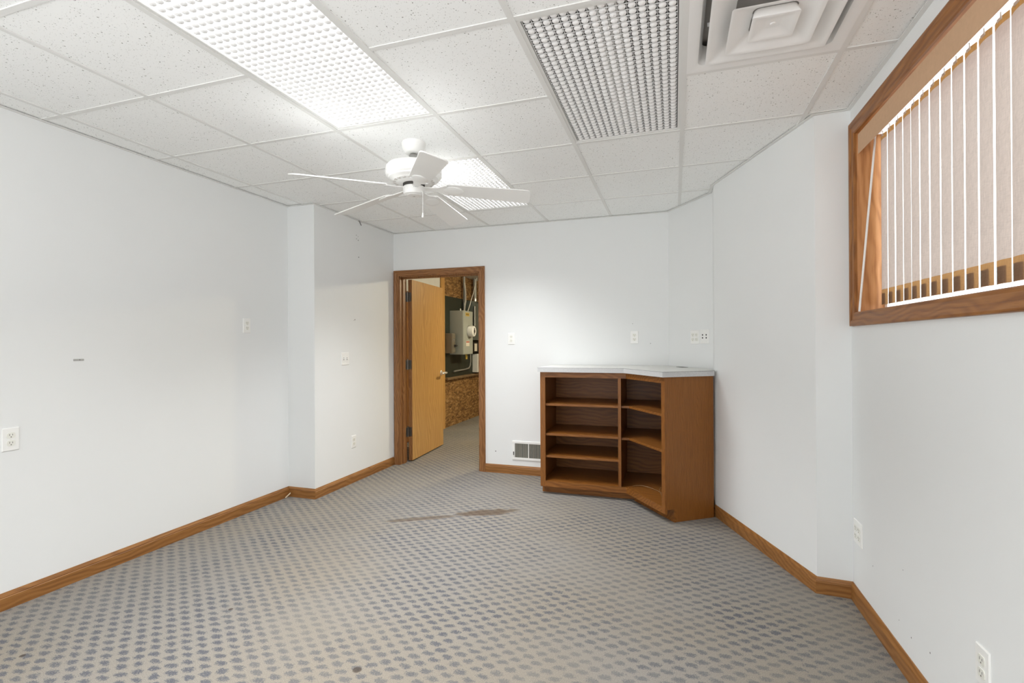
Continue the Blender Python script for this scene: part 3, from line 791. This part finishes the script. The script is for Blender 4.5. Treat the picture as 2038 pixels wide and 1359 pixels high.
# ------------------------------------------------------------------ return air register
rg = empty('wall_register', (-1.372, YB, 0.237), label='white wall air register with vertical fins beside the oak cabinet', cat='air register')
hw_, hh = 0.178, 0.094
m1 = MB()
m1.box(-hw_, hw_, -0.008, 0.0, hh-0.024, hh).box(-hw_, hw_, -0.008, 0.0, -hh, -hh+0.024).box(-hw_, -hw_+0.026, -0.008, 0.0, -hh+0.024, hh-0.024).box(hw_-0.026, hw_, -0.008, 0, -hh+0.024, hh-0.024)
m1.build('frame', m_plastic, rg, 0.002, local=True)
MB().box(-0.154, 0.154, -0.0015, -0.0005, -0.072, 0.072).build('back', m_black, rg, local=True)
MB().box(-0.012, -0.004, -0.010, -0.001, -0.071, 0.071).build('mullion', m_plastic, rg, local=True)
m1 = MB()
for i in range(26):
    x = -0.146+i*0.0117
    m1.frame((x, -0.005, 0), (0.87, 0.5, 0), (-0.5, 0.87, 0), (0, 0, 1), lambda t: t.box(-0.0035, 0.0035, -0.0005, 0.0005, -0.070, 0.070))
m1.build('fins', plain('grey fins', (0.34, 0.34, 0.29), 0.45), rg, local=True)
MB().box(-0.168, -0.160, -0.014, -0.006, -0.045, -0.012).build('damper_lever', m_slot, rg, local=True)

# ------------------------------------------------------------------ outlets and switches (local frame: plate in XZ facing -Y)
def plate(name, label, cat, loc, rz, gang, kind, group=None):
    r = empty(name, loc, rz, label=label, cat=cat, group=group)
    wd_ = 0.035 if gang == 1 else 0.058
    m = MB().loops([[(x*wd_*s1, -t, z*0.0575*s2) for x, z in ((-1, -1), (1, -1), (1, 1), (-1, 1))] for s1, s2, t in ((1, 1, 0.0), (1, 1, 0.003), (0.93, 0.955, 0.0055))], cap0=True, cap1=True)
    m.build('plate', m_plastic, r, 0.0006, local=True)
    for g in range(gang):
        x = 0 if gang == 1 else (-0.023 if g == 0 else 0.023)
        if kind == 'duplex':
            for z in (0.0195, -0.0195):
                pts = [(x+max(-0.0172, min(0.0172, 0.0175*math.cos(2*PI*i/28)*1.06)), max(-0.0142, min(0.0142, 0.0175*math.sin(2*PI*i/28)))+z) for i in range(28)]
                rc = MB().loops([[(px2, -0.0050, pz) for px2, pz in pts], [(px2, -0.0078, pz) for px2, pz in pts]], cap0=True, cap1=True).build('receptacle', m_ivory, r, local=True)
                sl = MB().box(x-0.0075, x-0.0052, -0.0081, -0.0070, z-0.001, z+0.0075).box(x+0.0050, x+0.0072, -0.0081, -0.0070, z-0.0005, z+0.007)
                sl.lathe([(0.0, -0.0081), (0.0026, -0.0081), (0.0026, -0.007)], (x, 0, z-0.0075), 10, 'y')
                sl.build('slots', m_slot2, rc, local=True)
            MB().lathe([(0, -0.0068), (0.0028, -0.0064), (0.003, -0.005)], (x, 0, 0), 10, 'y').build('screw', m_ivory, r, local=True)
        elif kind == 'switch':
            MB().box(x-0.005, x+0.005, -0.0058, -0.005, -0.0115, 0.0115).build('toggle_slot', m_slot2, r, local=True)
            sg = 1 if g == 0 else -1
            MB().loops([[(x-0.0045, -0.005, -0.005), (x+0.0045, -0.005, -0.005), (x+0.0045, -0.005, 0.007), (x-0.0045, -0.005, 0.007)],
                        [(x-0.0035, -0.019, 0.004*sg-0.004), (x+0.0035, -0.019, 0.004*sg-0.004), (x+0.0035, -0.019, 0.004*sg+0.004), (x-0.0035, -0.019, 0.004*sg+0.004)]], cap0=True, cap1=True).build('toggle', m_plastic, r, 0.001, local=True)
            m_ = MB()
            for z in (0.030, -0.030): m_.lathe([(0, -0.0072), (0.003, -0.0065), (0.003, -0.005)], (x, 0, z), 10, 'y')
            m_.build('screws', m_ivory, r, local=True)
        elif kind == 'jack':
            for z in (0.013, -0.011):
                MB().box(x-0.0065, x+0.0065, -0.0062, -0.0052, z-0.006, z+0.006).build('jack_port', m_black, r, local=True)
            m_ = MB()
            for z in (0.042, -0.042): m_.lathe([(0, -0.0072), (0.003, -0.0065), (0.003, -0.005)], (x, 0, z), 10, 'y')
            m_.build('screws', m_ivory, r, local=True)
    return r
WG = 'white wall plates'
plate('wall_outlet', 'white wall outlet at the left edge of the photo', 'outlet', (XL, 1.612, 0.842), R(90), 1, 'duplex')
plate('wall_outlet', 'white outlet mounted high on the left wall before the jog', 'outlet', (XL, 3.074, 1.457), R(90), 1, 'duplex')
plate('light_switch', 'double white light switch on the wall left of the doorway', 'light switch', (XF, 3.925, 1.172), R(90), 2, 'switch')
plate('wall_outlet', 'low white outlet below the double light switch', 'outlet', (XF, 4.050, 0.384), R(90), 1, 'duplex')
plate('wall_outlet', 'white outlet on the back wall just right of the doorway', 'outlet', (-1.557, YB, 1.353), 0, 1, 'duplex')
plate('wall_outlet', 'white outlet on the back wall centred above the countertop', 'outlet', (-0.354, YB, 1.358), 0, 1, 'duplex')
da = math.atan2(4.168-YB, 0.36+0.05)
dq = Vector((math.cos(da), math.sin(da)))
def dpt(s_): q = Vector(DG)+dq*s_; return (q.x, q.y)
s0 = (Vector((0.20, 4.405))-Vector(DG)).dot(dq)
plate('wall_outlet', 'white four-socket outlet plate left of the jack plate above the countertop', 'outlet', (*dpt(s0-0.063), 1.352), da, 2, 'duplex')
plate('wall_jack', 'white plate with four dark jack holes above the countertop corner', 'jack plate', (*dpt(s0+0.063), 1.356), da, 2, 'jack')
plate('wall_outlet', 'white four-socket outlet low on the right wall beside the pilaster', 'outlet', (XR, 2.888, 0.362), R(-90), 2, 'duplex')
plate('wall_outlet', 'white outlet at the bottom right corner of the photo under the window', 'outlet', (XR, 1.832, 0.352), R(-90), 1, 'duplex')
ws = MB().box(XL, XL+0.003, 1.890, 1.942, 1.224, 1.235).build('wall_strip', plain('grey adhesive', (0.42, 0.42, 0.40), 0.6), None, 0.0008)
tag(ws, 'tiny grey adhesive strip stuck on the left wall', 'adhesive strip')
MB().lathe([(0, 0.0036), (0.0022, 0.0034), (0.0024, 0.003)], (XL, 1.921, 1.230), 8, 'x').build('hole', m_slot, ws)
hk = MB().tube([(XF+0.0035, 4.185, 2.462), (XF+0.004, 4.150, 2.497), (XF+0.012, 4.140, 2.494), (XF+0.020, 4.125, 2.490), (XF+0.024, 4.11, 2.488)], 0.0028, 6).build('wire_end', m_slot)
tag(hk, 'short dark bent wire poking from the ceiling edge above the switch', 'wire')
sp_ = MB().prism([(-3.158, 3.455), (-3.150, 3.452), (-3.130, 3.487), (-3.136, 3.491)], 0.001, 0.006)
for q in sp_.v: q.z += (q.y-3.452)*0.9
spl = sp_.build('wood_splinter', plain('pale splinter', (0.70, 0.58, 0.40), 0.6))
tag(spl, 'pale wood splinter leaning at the baseboard inner corner on the left', 'splinter')

# ------------------------------------------------------------------ utility room beyond the doorway
XU = -3.37
HU = 2.425
ul = struct(MB().box(XU-0.14, XU, 4.91, 6.86, -0.02, WT), 'wall_utility_left', m_utilwall)
uo = struct(MB().box(XU-0.14, XU, 6.86, 9.2, -0.02, WT), 'wall_utility_strand_board', m_osb)  # boards below hang on its face
struct(MB().box(XU-0.14, 0.9, 9.2, 9.34, -0.02, WT), 'wall_utility_far', m_osb)
struct(MB().box(0.75, 0.9, 4.91, 9.2, -0.02, WT), 'wall_utility_right', m_utilwall)
struct(MB().box(XU-0.14, 0.9, 4.905, 9.34, HU, HU+0.05), 'ceiling_utility', m_utilwall)
d2 = empty('door_2', (XU, 5.85, 0), kind='structure')
MB().box(XU, XU+0.012, 5.40, 6.30, 0.01, 1.93).build('door_leaf', oak('hall door oak', 'z', D, Mi, L), d2, 0.001)
m1 = MB().box(XU, XU+0.016, 5.33, 5.40, 0, 2.0).box(XU, XU+0.016, 6.30, 6.37, 0, 2.0).box(XU, XU+0.016, 5.40, 6.30, 1.935, 2.0)
m1.build('casing', cas_z, d2, 0.001)
tag(MB().box(XU, XU+0.02, 6.865, 6.990, 0, HU).build('trim_1', oak('post oak', 'z', D4, M4, L4), None, 0.002), kind='structure')
pb = tag(MB().box(XU+0.001, XU+0.018, 6.995, 9.19, 0.78, 2.042).build('backer_board', m_ply, None), 'dark painted plywood board carrying the electrical boxes', 'backer board')
lg = tag(MB().box(XU, XU+0.06, 6.995, 9.19, 0.742, 0.779).build('ledge_board', oak('ledge wood', 'y', (0.10, 0.06, 0.03), (0.20, 0.13, 0.07), (0.28, 0.19, 0.11)), None, 0.002), 'horizontal wooden ledge board under the dark plywood', 'ledge')
XB = XU+0.018
mc_ = empty('meter_cabinet', (XB, 7.35, 1.13), label='large grey metal meter cabinet with round white socket seen through the doorway', cat='meter cabinet')
MB().box(XB, -3.124, 7.160, 7.545, 1.130, 1.818).build('enclosure', m_boxgrey, mc_, 0.004)
m1 = MB().box(-3.124, -3.119, 7.166, 7.539, 1.136, 1.812); m1.build('cover', m_boxgrey, mc_, 0.002)
msock = MB().lathe([(0.0, 0.095), (0.074, 0.095), (0.083, 0.088), (0.086, 0.07), (0.086, 0.0), (0.094, 0.0), (0.094, -0.004)], (-3.119, 7.385, 1.497), 32, 'x').build('meter_socket', m_plastic, mc_)
m1 = MB().box(-3.0238, -3.0225, 7.37, 7.40, 1.50, 1.55).box(-3.0238, -3.0225, 7.36, 7.38, 1.44, 1.475).lathe([(0.03, 0.0), (0.03, 0.002), (0.026, 0.002)], (-3.0245, 7.385, 1.497), 20, 'x')
m1.build('socket_blades', m_slot, msock)
MB().box(-3.1195, -3.1182, 7.25, 7.40, 1.735, 1.79).build('label', m_yellow, mc_)
sg_ = MB().box(-3.1195, -3.1182, 7.265, 7.40, 1.262, 1.345).build('label', m_label, mc_)
MB().box(-3.1183, -3.1178, 7.27, 7.395, 1.318, 1.335).build('label_print', m_red, sg_)
m1 = MB()
for k, yy in enumerate((7.272, 7.300, 7.328, 7.356)): m1.box(-3.1183, -3.1178, yy, yy+0.016, 1.748, 1.778)
m1.build('label_print', m_slot, mc_)
ds = empty('disconnect_switch', (XB, 7.06, 1.15), label='small brown-grey disconnect box with a lever left of the meter cabinet', cat='disconnect box')
MB().box(XB, -3.245, 7.005, 7.125, 1.152, 1.462).build('enclosure', m_boxbrown, ds, 0.006)
MB().box(-3.246, -3.236, 7.010, 7.120, 1.165, 1.452).build('door', m_boxbrown, ds, 0.004)
MB().box(-3.236, -3.200, 7.075, 7.10, 1.255, 1.285).box(-3.215, -3.195, 7.05, 7.125, 1.262, 1.278).build('lever', m_slot, ds, 0.002)
MB().lathe([(0, 0.003), (0.02, 0.003), (0.022, 0.0)], (-3.236, 7.065, 1.36), 16, 'x').build('emblem', m_steel, ds)
ep_ = empty('breaker_panel', (XB, 8.1, 1.35), label='dark grey electrical breaker panel at the right edge of the doorway', cat='breaker panel')
MB().box(XB, -3.235, 7.80, 8.60, 1.36, 2.02).build('enclosure', m_panel, ep_, 0.004)
MB().box(-3.236, -3.228, 7.83, 8.57, 1.39, 1.985).build('door', m_panel, ep_, 0.003)
for z in (1.62, 1.72): MB().box(-3.229, -3.222, 8.14, 8.32, z, z+0.07).build('breaker', m_black, ep_)
MB().box(-3.229, -3.224, 8.02, 8.52, 2.0, 2.012).build('gap', m_black, ep_)
bx = empty('terminal_box', (XB, 8.0, 1.13), label='black terminal block with white labels below the breaker panel', cat='terminal block')
MB().box(XB, -3.25, 7.78, 8.42, 1.15, 1.325).build('block', m_black, bx, 0.003)
for y_ in (7.93, 8.12): MB().box(-3.2505, -3.248, y_, y_+0.12, 1.17, 1.30).build('label', m_label, bx)
wbx = tag(MB().box(XB, -3.26, 8.08, 8.45, 0.80, 1.12).build('junction_box', m_utilwall, None, 0.004), 'white junction box at the lower right of the doorway', 'junction box')
def pipe(pts, r, name, mat, label, cat): return tag(MB().tube(pts, r, 12).build(name, mat), label, cat)
pipe([(-3.32, 7.66, 1.80), (-3.32, 7.66, HU)], 0.022, 'conduit', m_galv, 'grey conduit rising behind the meter cabinet to the ceiling', 'conduit')
c2 = pipe([(-3.30, 8.08, 2.02), (-3.30, 8.08, HU)], 0.033, 'conduit', m_galv, 'silver conduit running down from the ceiling to the breaker panel', 'conduit')
MB().lathe([(0.037, -0.03), (0.040, -0.028), (0.040, 0.02), (0.037, 0.022)], (-3.30, 8.08, 2.06), 20).build('coupling', m_steel, c2)
pipe([(-3.205, 7.83, 1.60), (-3.205, 7.83, 1.93)], 0.018, 'conduit', m_galv, 'short silver pipe standing in front of the breaker panel', 'conduit')
pipe([(-3.325, 7.25, 0.862), (-3.325, 7.70, 0.872), (-3.325, 7.86, 0.885), (-3.325, 7.92, 0.935), (-3.325, 7.93, 1.0), (-3.325, 7.93, 1.13)], 0.013, 'conduit', m_galv, 'thin bent conduit running low along the dark plywood', 'conduit')
pipe([(-3.283, 7.61, 2.30), (-3.278, 7.635, 2.16), (-3.275, 7.63, 2.0), (-3.262, 7.54, 1.86), (-3.26, 7.525, 1.815)], 0.007, 'cable', m_wire, 'white cable dropping beside the left conduit into the meter cabinet', 'cable')
pipe([(-3.22, 7.98, HU), (-3.22, 7.94, 2.35), (-3.215, 7.84, 2.20), (-3.20, 7.72, 2.08), (-3.195, 7.62, 1.95), (-3.19, 7.50, 1.816)], 0.007, 'cable', m_wire, 'white cable slanting from the ceiling towards the meter cabinet', 'cable')
pipe([(-3.25, 7.35, 1.816), (-3.25, 7.35, 1.86)], 0.012, 'lug', m_steel, 'small silver fitting on top of the meter cabinet', 'fitting')
pipe([(-3.20, 7.46, 1.05), (-3.20, 7.46, 1.131)], 0.018, 'seal_tag', m_yellow, 'yellow tag hanging beneath the meter cabinet', 'tag')
uf = empty('ceiling_lamp', (-1.2, 6.9, HU-0.05), label='warm lamp on the utility room ceiling, hidden from the doorway view', cat='ceiling lamp')
MB().lathe([(0.0, 0.049), (0.11, 0.049), (0.115, 0.02), (0.10, 0.015)], (0, 0, 0), 32).build('base', m_plastic, uf, local=True)
MB().lathe([(0.0, -0.03), (0.07, -0.022), (0.098, 0.0), (0.10, 0.015)], (0, 0, 0), 32).build('glowing_shade', emit('warm shade', (1.0, 0.88, 0.62), UTIL), uf, local=True)
